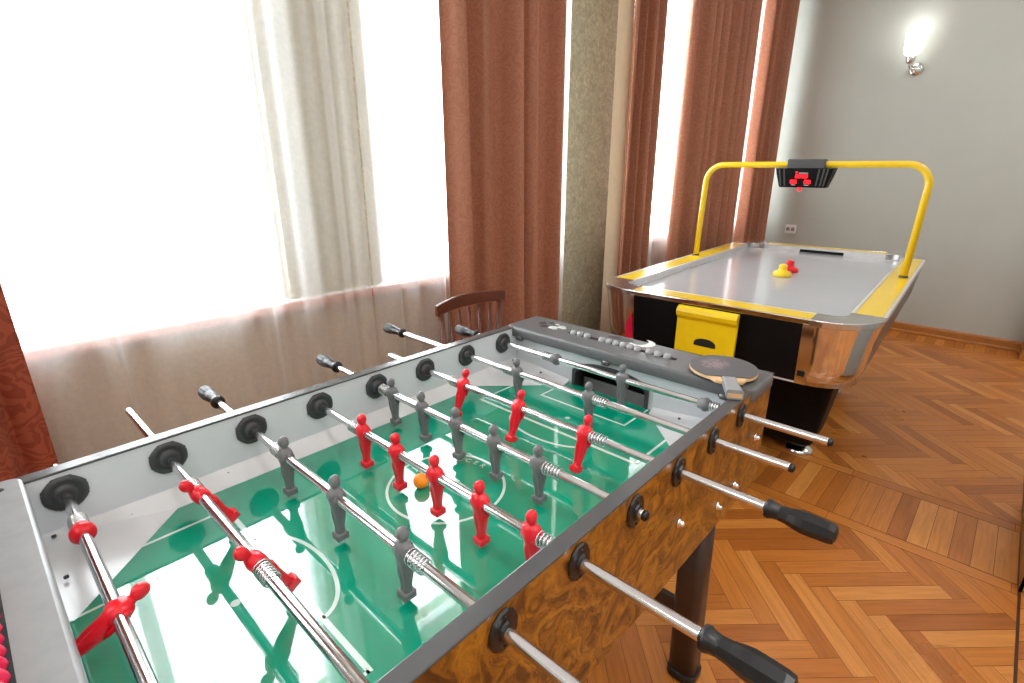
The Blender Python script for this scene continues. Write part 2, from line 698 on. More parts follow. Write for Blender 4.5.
# window wall: parapet, piers, lintel
b = MB()
b.box(XL - .22, XL, YF, 2.46, 0, WZ0 - .03, 1)
b.box(XL - .22, XL, 2.46, 3.0, 0, WZ0 - .03, 0)
b.box(XL - .22, XL, 3.0, YB, 0, WZ0 - .03, 1)
b.box(XL - .22, XL, YF, YB, WZ1, ZC, 0)
ys = [YF] + [v for w in WIN for v in w] + [YB]
for i in range(0, len(ys), 2):
    b.box(XL - .22, XL, ys[i], ys[i + 1], WZ0 - .03, WZ1, 0)
struct(b.build('wall_left', ['wallpaper', 'wall2']))
# side pier of the opening on the right with its skirting
b = MB()
b.box(1.305, 1.70, 2.14, 2.76, 0, ZC)
b.box(1.26, 1.60, 5.12, YB, 0, ZC)
struct(b.build('wall_pier', 'wall'))
b = MB()
b.box(1.297, 1.305, 2.13, 2.77, 0, 0.11)
b.box(1.297, 1.70, 2.13, 2.14, 0, 0.11)
struct(b.build('baseboard_pier', 'base'))
b = MB()
b.prism([(0, 0), (0.022, 0), (0.022, 0.012), (0.014, 0.05), (0.010, 0.075), (0, 0.08)], 0, 1)
# skirting profile extruded along the back wall
b = MB()
prof = [(0, 0), (0.024, 0), (0.024, 0.018), (0.014, 0.026), (0.014, 0.068), (0.008, 0.08), (0, 0.082)]
rings = [[(x, YB - p, q) for p, q in prof] for x in (XL, 1.26)]
b.loft(rings, smooth=False)
struct(b.build('baseboard_back', 'base'))
b = MB()
b.box(1.236, 1.26, 5.10, YB, 0, 0.085)
b.box(1.236, 1.62, 5.098, 5.12, 0, 0.085)
struct(b.build('baseboard_pilaster', 'base'))
b = MB()
rings = [[(XL + p, y, q) for p, q in prof] for y in (YF, YB)]
b.loft(rings, smooth=False)
struct(b.build('baseboard_left', 'base'))
b = MB()
b.box(1.297, 1.302, YF, 2.13, -0.0005, 0.0015)
b.box(1.297, 1.302, 2.77, 5.10, -0.0005, 0.0015)
struct(b.build('trim_1', 'gap'))
# continuous sill board
b = MB()
nt = 2
for ya, yb in ((YF, 2.47), (2.99, YB)):
    b = MB()
    b.box(XL - 0.14, XL + 0.0, ya, yb, WZ0 - .03, WZ0)
    if yb < 3:
        yb = 2.2
    b.box(XL, XL + 0.035, ya, yb, WZ0 - .03, WZ0)
    struct(b.build('trim_%d' % nt, 'frame'))  # white colour paints the daylight glare on the sill top
    b = MB()
    b.box(XL + .035, XL + 0.060, ya, yb, WZ0 - .034, WZ0)
    struct(bevel(b.build('trim_%d' % (nt + 1), 'sill'), 0.008, 3))
    nt += 2
for i, (a, c) in enumerate(WIN):
    w = empty('window_%d' % (i + 1), (GX, (a + c) / 2, WZ0))
    struct(w)
    hw = (c - a) / 2
    hh = WZ1 - WZ0
    b = MB()
    t = 0.05
    b.box(-.03, .03, -hw, -hw + t, 0, hh)
    b.box(-.03, .03, hw - t, hw, 0, hh)
    b.box(-.03, .03, -hw + t, hw - t, 0, .02)
    b.box(-.03, .03, -hw + t, hw - t, hh - t, hh)
    b.box(-.028, .028, -0.025, 0.025, .02, hh - t)
    fr = bevel(b.build('window_frame', 'frame', w), .004)
    b = MB()
    b.box(-.003, .003, -hw + t, -0.025, .02, hh - t)
    b.box(-.003, .003, 0.025, hw - t, .02, hh - t)
    b.build('pane', 'glass', w)


# ------------------------------------------------------------------ curtains
def cloth(name, mat, x, y0, y1, z0, z1, folds, amp, label, cat, group=None, seed=1, flare=0.0, thick=0.0, hem=None, pinch=0.0, sharp=1.0, skew=0.0):
    rnd = random.Random(seed)
    ny, nz = max(60, int(folds * 14)), 26
    ph = [rnd.uniform(0, 2 * PI) for _ in range(4)]
    mb = MB()
    vs, fs = [], []
    for i in range(ny + 1):
        u = i / ny
        for j in range(nz + 1):
            v = j / nz
            z = z0 + (z1 - z0) * v
            uu = u + 0.035 * math.sin(2 * PI * u * 2.3 + ph[0]) + 0.02 * math.sin(2 * PI * u * 5.1 + ph[1])
            a = 2 * PI * folds * uu + 0.35 * math.sin(v * 2.2 + ph[2]) * (1 - v) * 1.2
            s = math.sin(a)
            s = math.copysign(abs(s) ** sharp, s)
            k = amp * (1.0 + 0.25 * math.sin(3 * a * 0.37 + ph[3])) * (0.9 + 0.25 * (1 - v))
            xx = x + k * s + 0.25 * amp * math.sin(2 * a + ph[1] + v)
            w = (u - 0.5) * (1 + flare * (1 - v) ** 1.5)
            yy = (y0 + y1) / 2 + (y1 - y0) * w + 0.4 * amp * math.cos(a + ph[2]) * math.sin(PI * u) + skew * (1 - v) * (u - .5)
            vs.append((xx, yy, z))
    for i in range(ny):
        for j in range(nz):
            a = i * (nz + 1) + j
            fs.append((a, a + nz + 1, a + nz + 2, a + 1))
    mb.add(vs, fs, 0, True)
    o = mb.build(name, mat)
    if thick:
        m = o.modifiers.new('thickness', 'SOLIDIFY')
        m.thickness = thick
    tag(o, label, cat, group)
    return o


CX = -0.735
g1 = 'brown damask curtains at the windows'
cloth('window_curtain', 'curtain_red', CX, -0.62, 0.012, 0.02, 3.0, 5, 0.035, 'rust red damask curtain at the left edge of the picture', 'curtain', g1, 3, thick=0.003)
cloth('window_curtain', 'curtain', CX, 1.44, 2.13, 0.02, 3.0, 4.4, 0.045, 'brown damask curtain hanging behind the dark wooden chair', 'curtain', g1, 5, thick=0.003, sharp=.8)
c3 = cloth('window_curtain', 'curtain', CX, 2.75, 3.05, 0.02, 3.0, 3.2, 0.035, 'narrow brown curtain beside the bare wallpapered pier, with a cream lining edge', 'curtain', g1, 8, thick=0.003)
lb = MB()
lb.loft([[(CX - .03, 2.665, z), (CX - .028, 2.660, z), (CX - .004, 2.780, z), (CX - .008, 2.784, z)] for z in (0.03, 3.0)], smooth=False)
lo = lb.build('lining_edge', 'lining', c3)
lo['label'] = 'cream lining edge'
cloth('window_curtain', 'curtain', CX, 3.38, 4.42, 0.02, 3.0, 6.5, 0.045, 'wide brown curtain rising behind the left post of the yellow arch', 'curtain', g1, 13, thick=0.003, sharp=.8)
cloth('window_curtain', 'curtain', CX, 4.66, 5.23, 0.02, 3.0, 3.5, 0.04, 'brown curtain hanging in the corner against the grey back wall', 'curtain', g1, 17, thick=0.003)
g2 = 'white sheer curtains'
SX = -0.822
cloth('sheer_curtain', 'sheer', SX, -1.0, 1.08, 0.02, 3.0, 12, 0.018, 'white sheer curtain over the large bright window at the left', 'curtain', g2, 23)
cloth('sheer_curtain', 'sheer', SX, 1.085, 2.31, 0.02, 3.0, 7.5, 0.018, 'white sheer curtain over the second window, behind the brown curtain', 'curtain', g2, 29)
cloth('sheer_curtain', 'sheer', SX, 2.93, 5.22, 0.02, 3.0, 13, 0.016, 'white sheer curtain showing between the brown curtains behind the yellow arch', 'curtain', g2, 31)
# curtain rail under the ceiling
b = MB()
b.tube([(CX + .01, YF + .2, 3.03), (CX + .01, YB - .03, 3.03)], 0.014)
b.tube([(SX, YF + .2, 3.03), (SX, YB - .03, 3.03)], 0.010)
for y in (-2.2, 0.0, 0.95, 2.6, 5.2):
    b.box(XL, CX + .01, y - .01, y + .01, 3.022, 3.038)
tag(b.build('curtain_rail', 'alu'), 'double metal curtain rail under the ceiling along the windows', 'curtain rail')

# ------------------------------------------------------------------ added fill lamps, unseen overhead, to brighten the room
fill0 = None
for i, (a, c) in enumerate(FILL_LAMPS):
    t = empty('fill_lamp', (a, c, ZC))
    tag(t, 'square white fill lamp added above the room', 'lamp', 'added square fill lamps')
    if fill0 is None:
        b = MB()
        b.slab(0, 0, .30, .30, .03, [(-.035, .0), (0, 0)])
        f0 = b.build('fill_lamp_frame', 'frame', t)
        b = MB()
        b.slab(0, 0, .27, .27, .02, [(-.045, .01), (-.034, 0)])
        f1 = b.build('diffuser', 'lampglass', t)
        fill0 = (f0, f1)
    else:
        for q in fill0:
            reuse(q, t)

# ------------------------------------------------------------------ back wall fittings
t = empty('wall_lamp', (0.165, YB, 2.045))
tag(t, 'small chrome wall lamp with a lit white glass shade on the grey wall', 'lamp')
b = MB()
b.lathe([(0.0, -0.028), (0.03, -0.026), (0.045, -0.018), (0.05, 0)], 'y', (0.02, 0, 0), 24)
b.build('wall_plate', 'chrome', t)
b = MB()
b.tube([(0.02, -0.02, 0), (0.0, -0.06, -0.005), (-0.01, -0.10, 0.01), (-0.01, -0.115, 0.045)], 0.009)
b.build('arm', 'chrome', t)
b = MB()
b.lathe([(0.012, -.035), (0.026, -.03), (0.032, 0.0), (0.03, 0.03)], 'z', (-0.01, -0.115, 0.06), 20)
b.build('socket_cup', 'chrome', t)
b = MB()
b.lathe([(0.03, 0), (0.048, 0.01), (0.056, 0.05), (0.06, 0.15), (0.055, 0.15), (0.05, 0.03)], 'z', (-0.01, -0.115, 0.085), 28, cap=True)
b.build('lamp_shade', 'lampglass', t)
l = bpy.data.lights.new('lamp_bulb_light', 'POINT')
l.energy = 0.7
l.shadow_soft_size = 0.06
l.color = (1, 0.98, 0.95)
lo = bpy.data.objects.new('lamp_bulb_light', l)
lo.location = (0.155, YB - 0.115, 2.32)
COL.objects.link(lo)

t = empty('wall_socket', (-0.51, YB, 0.785))
tag(t, 'white double power socket on the grey wall beside the corner curtain', 'socket')
b = MB()
b.M = Matrix.Rotation(R(90), 4, 'X')
b.slab(0, 0, 0.046, 0.038, 0.006, [(0, 0), (0.008, 0), (0.011, 0.003)])
b.build('cover_plate', 'socket', t)
for sx in (-0.021, 0.021):
    b = MB()
    b.lathe([(0.016, -0.0145), (0.018, -0.010)], 'y', (sx, 0, 0), 20)
    b.build('outlet', 'bead', t)

# ------------------------------------------------------------------ foosball table
H = 0.82
DT = R(1.3)
OX, OY = 0.341, 0.525


def room(x, y, z=0.0):
    c, s = math.cos(DT), math.sin(DT)
    return (c * x - s * y, s * x + c * y, z)


ft = empty('foosball_table', room(OX, OY), DT)
tag(ft, 'foosball table with burl wood sides, green pitch and steel rods of red and grey men', 'game table')
TM = Matrix.Translation((-OX, -OY, H))     # rod coordinates -> table


def TB():
    m = MB()
    m.M = TM.copy()
    return m


# outer side panels
for nm, x0, x1, lab in (('side_panel', -.031, -.008, None), ('side_panel', .690, .711, None)):
    b = TB()
    inner = 1
    b.add([(x0, -.20, -.257), (x1, -.20, -.257), (x1, 1.25, -.257), (x0, 1.25, -.257), (x0, -.20, .0365), (x1, -.20, .0365), (x1, 1.25, .0365), (x0, 1.25, .0365)],
          [(0, 3, 2, 1), (4, 5, 6, 7), (0, 1, 5, 4), (2, 3, 7, 6)], 0)
    b.add([(x1, -.20, -.257), (x1, 1.25, -.257), (x1, 1.25, .0365), (x1, -.20, .0365)], [(0, 1, 2, 3)], 1 if x0 < 0 else 0)
    b.add([(x0, -.20, -.257), (x0, 1.25, -.257), (x0, 1.25, .0365), (x0, -.20, .0365)], [(0, 1, 2, 3)], 0 if x0 < 0 else 1)
    b.build(nm, ['burl', 'white'], ft)
for y0, y1 in ((-.20, -.178), (1.228, 1.25)):
    b = TB()
    b.box(-.008, .690, y0, y1, -.257, .0)
    b.build('end_panel', 'burl', ft)
b = TB()
b.box(-.008, .690, -.178, 1.228, -.257, -.245)
b.build('bottom_panel', 'panel', ft)


# inner end walls with the goal openings
def end_wall(y, d, name):
    b = TB()
    x0, x1 = -.008, .690
    gx0, gx1, zb, zt = .227, .451, -.10, -.052
    arch = [(gx0, zt)] + [(OX + (gx1 - gx0) / 2 * math.cos(a), zt + 0.036 * math.sin(a)) for a in [PI * (1 - k / 14) for k in range(1, 14)]] + [(gx1, zt)]
    # front skin pieces (quads up to the top edge)
    for yy in (y, y + d):
        b.add([(x0, yy, zb), (gx0, yy, zb), (gx0, yy, .012), (x0, yy, .012)], [(0, 1, 2, 3)])
        b.add([(gx1, yy, zb), (x1, yy, zb), (x1, yy, .012), (gx1, yy, .012)], [(0, 1, 2, 3)])
        for (ax, az), (bx, bz) in zip(arch[:-1], arch[1:]):
            b.add([(ax, yy, az), (bx, yy, bz), (bx, yy, .012), (ax, yy, .012)], [(0, 1, 2, 3)])
    o = b.build(name, 'white', ft)
    # black plastic arch frame
    f = TB()
    s = -1 if d > 0 else 1
    path = [(gx0, zb)] + arch + [(gx1, zb)]
    outer = [(gx0 - .010, zb)] + [(OX + (px - OX) * 1.09, pz + 0.009) for px, pz in arch] + [(gx1 + .010, zb)]
    n = len(path)
    vs = [(p[0], y + s * .006, p[1]) for p in path] + [(p[0], y + s * .006, p[1]) for p in outer] + [(p[0], y + d * 2.2, p[1]) for p in path] + [(p[0], y, p[1]) for p in outer]
    fs = []
    for i in range(n - 1):
        fs += [(i, i + 1, n + i + 1, n + i), (i, i + 1, 2 * n + i + 1, 2 * n + i), (n + i, n + i + 1, 3 * n + i + 1, 3 * n + i)]
    f.add(vs, fs)
    f.build('goal_frame', 'bush', ft)
    g = TB()
    e = d * 6
    g.box(gx0 - .03, gx1 + .03, min(y + e, y + e * 1.05), max(y + e, y + e * 1.05), -.2, .0)
    g.box(gx0 - .03, gx1 + .03, min(y + d, y + e), max(y + d, y + e), -.201, -.198)
    g.build('goal_box', 'void', ft)
    # grey catch ramp behind the mouth
    g = TB()
    g.box(gx0 + .012, gx1 - .012, min(y + d * 1.6, y + d * 2), max(y + d * 1.6, y + d * 2), -.12, -.070)
    g.build('goal_catcher', 'cap_near', ft)


end_wall(1.113, .016, 'inner_end_wall')
end_wall(-.062, -.016, 'inner_end_wall')

# pitch
b = TB()
b.box(-.008, .690, -.06, 1.112, -.098, -.09)
pf = b.build('playfield', 'field', ft)


def ribbon(pts, w, z):
    """thin flat line along 2-D points"""
    b = TB()
    n = len(pts)
    L, Rr = [], []
    for i, p in enumerate(pts):
        a = pts[max(0, i - 1)]
        c = pts[min(n - 1, i + 1)]
        dx, dy = c[0] - a[0], c[1] - a[1]
        q = math.hypot(dx, dy)
        nx, ny = -dy / q * w / 2, dx / q * w / 2
        L.append((p[0] + nx, p[1] + ny, z))
        Rr.append((p[0] - nx, p[1] - ny, z))
    b.add(L + Rr, [(i, i + 1, n + i + 1, n + i) for i in range(n - 1)])
    return b


ZL = -.0897
lines = MB()


def addline(pts, w):
    r = ribbon(pts, w, ZL)
    o = len(lines.v)
    lines.v += r.v
    lines.f += [tuple(o + i for i in f) for f in r.f]
    lines.mi += r.mi
    lines.sm += r.sm


def arc(cx, cy, r, a0, a1, n=40):
    return [(cx + r * math.cos(R(a0 + (a1 - a0) * i / n)), cy + r * math.sin(R(a0 + (a1 - a0) * i / n))) for i in range(n + 1)]


MX, MY = .338, .527
addline(arc(MX, MY, .116, 0, 360, 64), .0055)
for s in (1, -1):
    Y = lambda d: MY - s * d
    addline([(.098, Y(.53)), (.098, Y(.327))], .006)
    addline([(.574, Y(.53)), (.574, Y(.327))], .006)
    addline([(.095, Y(.327)), (.577, Y(.327))], .0085)
    addline([(.200, Y(.58)), (.200, Y(.462))], .005)
    addline([(.465, Y(.58)), (.465, Y(.462))], .005)
    addline([(.198, Y(.462)), (.467, Y(.462))], .006)
    # the D in front of the box
    pts = [(MX + .118 * math.cos(R(a)) * 1.0, Y(.327 - .060 * math.sin(R(a)))) for a in range(0, 181, 6)]
    addline(pts, .0065)
    o_ = len(lines.v)
    lines.v += [(MX + .007 * math.cos(R(a)), Y(.40) + .007 * math.sin(R(a)), ZL) for a in range(0, 360, 20)]
    lines.v[o_:] = [tuple(TM @ Vector(p)) for p in lines.v[o_:]]
    lines.f.append(tuple(range(o_, o_ + 18)))
    lines.mi.append(0)
    lines.sm.append(False)
lines.build('pitch_lines', 'line', ft)['label'] = 'white pitch lines and centre circle'
# lettering round the centre circle and a small slanted emblem
def letter(ch, x, y, size, rz):
    cu = bpy.data.curves.new('lettering', 'FONT')
    cu.body = ch
    cu.size = size
    cu.align_x = 'CENTER'
    cu.materials.append(MT['line'])
    tmp = bpy.data.objects.new('letter_curve', cu)
    me = bpy.data.meshes.new_from_object(tmp)
    bpy.data.objects.remove(tmp)
    o = bpy.data.objects.new('lettering', me)
    o.parent = ft
    o.location = (x - OX, y - OY, H + ZL)
    o.rotation_euler = (0, 0, rz)
    COL.objects.link(o)
    o['label'] = 'white printed letter ' + ch


for i, ch in enumerate('SOCCER'):
    a = 144 - i * 11.0
    letter(ch, MX + .093 * math.cos(R(a)), MY + .093 * math.sin(R(a)), .019, R(a - 90))
for s in (1, -1):
    b = TB()
    for k in (-.007, .007):
        b.box(MX + s * .085, MX + s * .103, MY + k - .0012, MY + k + .0012, ZL - .0002, ZL)
    b.box(MX + s * .083, MX + s * .085, MY - .011, MY + .011, ZL - .0002, ZL)
    b.build('circle_mark', 'line', ft)
b = TB()
for k in range(4):
    x = MX - .036 + k * .02
    b.add([(x, MY + .008, ZL), (x + .017, MY + .008, ZL), (x + .026, MY + .032 - .003 * k, ZL), (x + .009, MY + .032 - .003 * k, ZL)], [(0, 1, 2, 3)])
b.add([(MX - .036, MY + .014, ZL + .0001), (MX + .045, MY + .018, ZL + .0001), (MX + .047, MY + .024, ZL + .0001), (MX - .034, MY + .022, ZL + .0001)], [(0, 1, 2, 3)])
b.build('centre_emblem', 'line', ft)['label'] = 'white slanted emblem in the centre circle'

# white side ramps and corner ramps
for s in (0, 1):
    mx = (lambda x: x) if s == 0 else (lambda x: 2 * OX - x)
    b = TB()
    b.loft([[(mx(-.008), y, -.065), (mx(.028), y, -.0895), (mx(-.008), y, -.0895)] for y in (.139, .911)], smooth=False)
    b.build('side_ramp', 'ramp', ft)
    for e in (0, 1):
        my = (lambda y: y) if e == 0 else (lambda y: 1.05 - y)
        b = TB()
        zz = -.0893
        P_ = [(mx(-.008), my(.139), -.065), (mx(-.008), my(-.062), -.060), (mx(.205), my(-.062), -.080), (mx(.205), my(-.038), zz), (mx(.028), my(.139), zz)]
        b.add(P_ + [(mx(-.008), my(.139), zz), (mx(-.008), my(-.062), zz), (mx(.205), my(-.062), zz)], [(0, 1, 4), (1, 2, 3, 4), (0, 4, 5), (0, 5, 6, 1), (1, 6, 7, 2), (2, 7, 3)])
        cr = b.build('corner_ramp', 'ramp', ft)
        for sx, sy, sz in ((.007, .074, -.0795), (.120, -.032, -.0745), (.01, -.03, -.063)):
            k = TB()
            k.lathe([(.0035, -.002), (.0035, .001), (.0015, .0018)], 'z', (mx(sx), my(sy), sz + .003), 10)
            q = k.build('screw', 'bush', cr)
    b = TB()
    b.lathe([(.003, -.002), (.003, .001), (.001, .0015)], 'z', (mx(.0), .24, -.0725), 10)
    b.build('screw', 'bush', ft)

# top trims along the sides
for x0, x1 in ((-.033, -.006), (.6885, .714)):
    b = TB()
    b.box(x0, x1, -.20, 1.25, .0365, .041)
    bevel(b.build('top_trim', 'trim', ft), .0015, 2)

# plastic end caps with abacus counters
for y0, y1, mat, lab in ((1.094, 1.246, 'cap', 'dark grey end cap'), (-.215, -.042, 'cap_near', 'worn lighter grey end cap')):
    b = TB()
    b.slab(OX, (y0 + y1) / 2, .3775, (y1 - y0) / 2, .022, [(.012, .002), (.015, .0), (.036, .0), (.041, .002), (.043, .006)], smooth=True, n=5)
    o = b.build('end_cap', mat, ft)
    o['label'] = lab
    yc = (y0 + y1) / 2 + (0.0 if y0 > 0 else -.02)
    sl = TB()
    if y0 > 0:
        sl.box(.158, .50, 1.158, 1.174, .0432, .0436)
        sl.build('counter_slot', 'void', o)
        xs = [.176, .199, .224] + [.276 + .0225 * k for k in range(6)] + [.424, .449, .476]
        for x in xs:
            k = TB()
            k.lathe([(.004, -.010), (.0095, -.007), (.0105, 0), (.0095, .007), (.004, .010)], 'x', (x, 1.166, .0445), 14)
            k.build('counter_bead', 'bead', o)
        k = TB()
        for dx, dy, r1 in ((.010, 0, .014), (.033, -.022, .015), (.052, .012, .010), (.030, .02, .010)):
            k.lathe([(r1, 0), (r1 * .9, .0004)], 'z', (.028 + dx, 1.188 + dy, .0430), 7)
        k.build('printed_mark', 'decal_dark', o)
        k = TB()
        for dx, dy, r1 in ((0, -.016, .015), (.018, .004, .014), (.030, -.002, .009), (-.008, .016, .008), (.010, -.022, .010)):
            k.lathe([(r1, 0), (r1 * .9, .0006)], 'z', (.092 + dx, 1.188 + dy, .0430), 9)
        k.build('printed_mark', 'decal', o)
        k = TB()
        pts = arc(  .365, 1.226, .030, -135, 85, 20)
        n = len(pts)
        vs = []
        for i, (x, y) in enumerate(pts):
            w = .004 + .009 * math.sin(PI * i / (n - 1))
            dx, dy = x - .365, y - 1.226
            q = math.hypot(dx, dy)
            vs += [(x + dx / q * w, y + dy / q * w * .6, .0435), (x - dx / q * w, y - dy / q * w * .6, .0435)]
        k.add(vs, [(2 * i, 2 * i + 1, 2 * i + 3, 2 * i + 2) for i in range(n - 1)])
        k.build('printed_mark', 'decal', o)
        k = TB()
        k.add([(.262, 1.216, .0433), (.285, 1.232, .0433), (.335, 1.232, .0433), (.352, 1.215, .0433), (.335, 1.203, .0433), (.276, 1.204, .0433)], [(0, 1, 2, 3, 4, 5)])
        k.build('printed_mark', 'decal_dark', o)
        for x in (.019, .333, .655):
            k = TB()
            k.M = TM @ Matrix.Translation((x, 1.100, .010))
            k.lathe([(.003, -.012), (.009, -.009), (.009, .009), (.003, .012)], 'x', (0, 0, 0), 12)
            k.box(-.014, .014, -.004, .008, -.002, .006)
            k.build('cap_clip', 'trim', o)
    else:
        sl.box(.235, .62, -.132, -.0885, .0432, .0436)
        sl.build('counter_slot', 'void', o)
        for kx in range(10):
            k = TB()
            k.lathe([(.006, -.0095), (.0165, -.006), (.019, 0), (.0165, .006), (.006, .0095)], 'x', (.262 + kx * .0205, -.110, .045), 18)
            bd = k.build('counter_bead', 'redbead', o)
        k = TB()
        k.lathe([(.007, 0), (.006, .0006)], 'z', (.0, -.072, .0430), 14)
        k.build('cap_screw', 'void', o)

# legs, feet, cross bars
for lx, ly, sx, sy in ((.655, 1.075, 1, 1), (.011, 1.075, -1, 1), (.655, -.02, 1, -1), (.011, -.02, -1, -1)):
    b = MB()
    rings = []
    for z, dx in ((-.257, -.012), (-.80, .004)):
        rings.append([(lx + sx * dx + x - OX, ly + y - OY, H + z) for x, y in rrect(.036, .036, .022, 5)])
    b.loft(rings, smooth=True)
    lg = b.build('leg', 'leg', ft)
    b = MB()
    b.M = Matrix.Translation((lx + sx * .005 - OX, ly - OY, 0))
    b.slab(0, 0, .040, .040, .026, [(0, .006), (.006, 0), (.026, 0), (.032, .004)], smooth=False)
    b.build('leg_foot', 'black', lg)
for ly in (1.075, -.02):
    b = MB()
    b.box(.011 - OX + .03, .655 - OX - .03, ly - OY - .012, ly - OY + .012, H - .645, H - .59)
    bevel(b.build('crossbar', 'leg', ft), .004)
# bolts on the outer side
for y, z in ((.782, -.127), (.986, -.201), (1.081, -.193), (1.185, -.11), (.05, -.127), (-.1, -.2)):
    b = TB()
    b.lathe([(.010, 0), (.010, .002), (.0065, .0035), (.0055, .009), (.003, .012)], 'x', (.711, y, z), 12)
    b.build('bolt', 'chrome', ft)


# bushings
def bushing_mesh(s, outer):
    b = MB()
    if outer:
        b.M = Matrix.Diagonal((1, .80, 1.0, 1))
        pr = [(.029, 0), (.030, s * .002), (.028, s * .005), (.018, s * .0055), (.015, s * .006), (.0135, s * .009), (.0088, s * .010)]
        b.lathe(pr, 'x', (0, 0, 0), 12, smooth=False, phase=PI / 12)
        for dz in (-.021, .021):
            b.lathe([(.003, s * .004), (.003, s * .0062), (.001, s * .0068)], 'x', (0, 0, dz), 8)
    else:
        b.lathe([(.030, 0), (.0315, s * .003), (.029, s * .006), (.022, s * .007), (.021, s * .004), (.0165, s * .004), (.0150, s * .012), (.0125, s * .014), (.0088, s * .012)], 'x', (0, 0, 0), 16, smooth=True, phase=PI / 16)
        # eight-sided flange
        b.lathe([(.031, 0), (.0325, s * .002), (.031, s * .0045), (.024, s * .005)], 'x', (0, 0, 0), 8, smooth=False, phase=PI / 8)
    return b


bi = {}
for k in range(8):
    for x, s, outer in ((-.008, 1, False), (-.031, -1, True), (.690, -1, False), (.711, 1, True)):
        if (s, outer) not in bi:
            bi[(s, outer)] = bushing_mesh(s, outer).build('bushing', 'black' if outer else 'bush', ft)
            o = bi[(s, outer)]
        else:
            o = reuse(bi[(s, outer)], ft)
        o.location = (x - OX, k * .15 - OY, H)


# player figure: one continuous lofted body
def figure_mesh(name, mat):
    b = MB()
    # z, half width x, half depth y, y offset, cleft depth between the legs
    prof = [(-.0675, .0088, .0082, 0, 0), (-.0655, .0085, .0078, 0, .10), (-.060, .0082, .0076, 0, .30),
            (-.052, .0092, .0080, 0, .42), (-.044, .0104, .0092, .0, .40), (-.036, .0116, .0104, .0, .36), (-.029, .0126, .0112, .0005, .26), (-.023, .0126, .0120, .001, .20),
            (-.017, .0116, .0108, .0, .06), (-.011, .0120, .0116, 0, 0), (-.006, .0134, .0128, 0, 0), (.000, .0146, .0132, 0, 0), (.006, .0156, .0128, 0, 0),
            (.011, .0156, .0110, 0, 0), (.0148, .0128, .0090, 0, 0), (.0172, .0072, .0064, 0, 0), (.0190, .0054, .0056, 0, 0), (.0212, .0058, .0064, 0, 0),
            (.0240, .0074, .0084, -.0005, 0), (.0285, .0084, .0094, -.001, 0), (.0335, .0081, .0091, -.001, 0), (.0375, .0064, .0072, -.0006, 0), (.0400, .0036, .0040, 0, 0), (.0410, .0005, .0005, 0, 0)]
    n = 28
    rings = []
    for z, rx, ry, oy, cl in prof:
        ring = []
        for k in range(n):
            a = 2 * PI * k / n
            c, s = math.cos(a), math.sin(a)
            e = 0.85
            q = 1 - cl * math.exp(-((abs(c)) / 0.28) ** 2)
            x = rx * math.copysign(abs(c) ** e, c)
            y = ry * q * math.copysign(abs(s) ** e, s) + oy
            ring.append((x, y, z))
        rings.append(ring)
    b.loft(rings, smooth=True, cap=True)
    b.M = Matrix.Identity(4)
    b.slab(0, 0, .0102, .0108, .002, [(-.0795, .001), (-.078, 0), (-.0685, 0), (-.0665, .0016)], smooth=False, n=2)
    # arms, folded close along the chest, grown from the shoulders
    for sx in (-1, 1):
        b.tube([(sx * .0120, 0, .0110), (sx * .0152, .000, .006), (sx * .0164, .001, -.002), (sx * .0154, .003, -.010), (sx * .0134, .005, -.018), (sx * .0112, .006, -.024)], .004, 8,
               rad=[.0042, .0050, .0044, .0038, .0034, .0022])
    # hub around the rod
    b.lathe([(.0098, -.0145), (.0118, -.0125), (.0122, 0), (.0118, .0125), (.0098, .0145)], 'x', (0, 0, 0), 18)
    # face: nose and chin
    b.lathe([(.0001, -.0098), (.0016, -.0085), (.0022, -.006)], 'y', (0, -.0008, .0285), 8)
    return b.build(name, mat)


fig = {'red': figure_mesh('player_figure', 'red'), 'grey': figure_mesh('player_figure', 'grey')}
used = {'red': False, 'grey': False}


def figure(col, parent, x, pitch):
    o = fig[col]
    if used[col]:
        o = o.copy()
        COL.objects.link(o)
    used[col] = True
    o.parent = parent
    o.location = (x, 0, 0)
    o.rotation_euler = (pitch, 0, 0)
    o['label'] = col + ' plastic player'
    return o


def spring(parent, x0, x1):
    b = MB()
    turns = 5.5
    n = int(turns * 14)
    pts = [(x0 + (x1 - x0) * i / n, .0115 * math.cos(2 * PI * turns * i / n), .0115 * math.sin(2 * PI * turns * i / n)) for i in range(n + 1)]
    b.tube(pts, .0013, 5)
    b.build('spring', 'spring', parent)


def stop(parent, x, mat):
    b = MB()
    b.lathe([(.0085, -.014), (.0125, -.012), (.0135, -.003), (.0165, 0), (.0165, .007), (.0135, .009), (.0130, .013), (.0085, .014)], 'x', (x, 0, 0), 20)
    b.build('rod_stop', mat, parent)


def handle_long(parent, x, s=1):
    b = MB()
    pr = [(.0085, 0), (.0150, .002), (.0160, .008), (.0135, .014), (.0125, .022), (.0135, .034), (.0165, .046), (.0180, .056), (.0178, .066), (.0168, .090), (.0150, .098), (.008, .101)]
    b.lathe([(r * 1.0, s * t) for r, t in pr[:5]], 'x', (x, 0, 0), 16)
    b.lathe([(r * 1.0, s * t) for r, t in pr[4:]], 'x', (x, 0, 0), 8, smooth=False)
    b.build('handle', 'black', parent)


def handle_short(parent, x, s=-1):
    b = MB()
    pr = [(.0085, 0), (.0150, .002), (.0155, .008), (.0105, .012), (.0105, .022), (.0125, .040), (.0150, .058)]
    b.lathe([(r, s * t) for r, t in pr], 'x', (x, 0, 0), 16)
    b.build('handle', 'black', parent)
    b = MB()
    b.lathe([(.0150, s * .058), (.0162, s * .064), (.0162, s * .090), (.0145, s * .095), (.006, s * .097)], 'x', (x, 0, 0), 12, smooth=False)
    b.build('handle_cap', 'bush', parent)


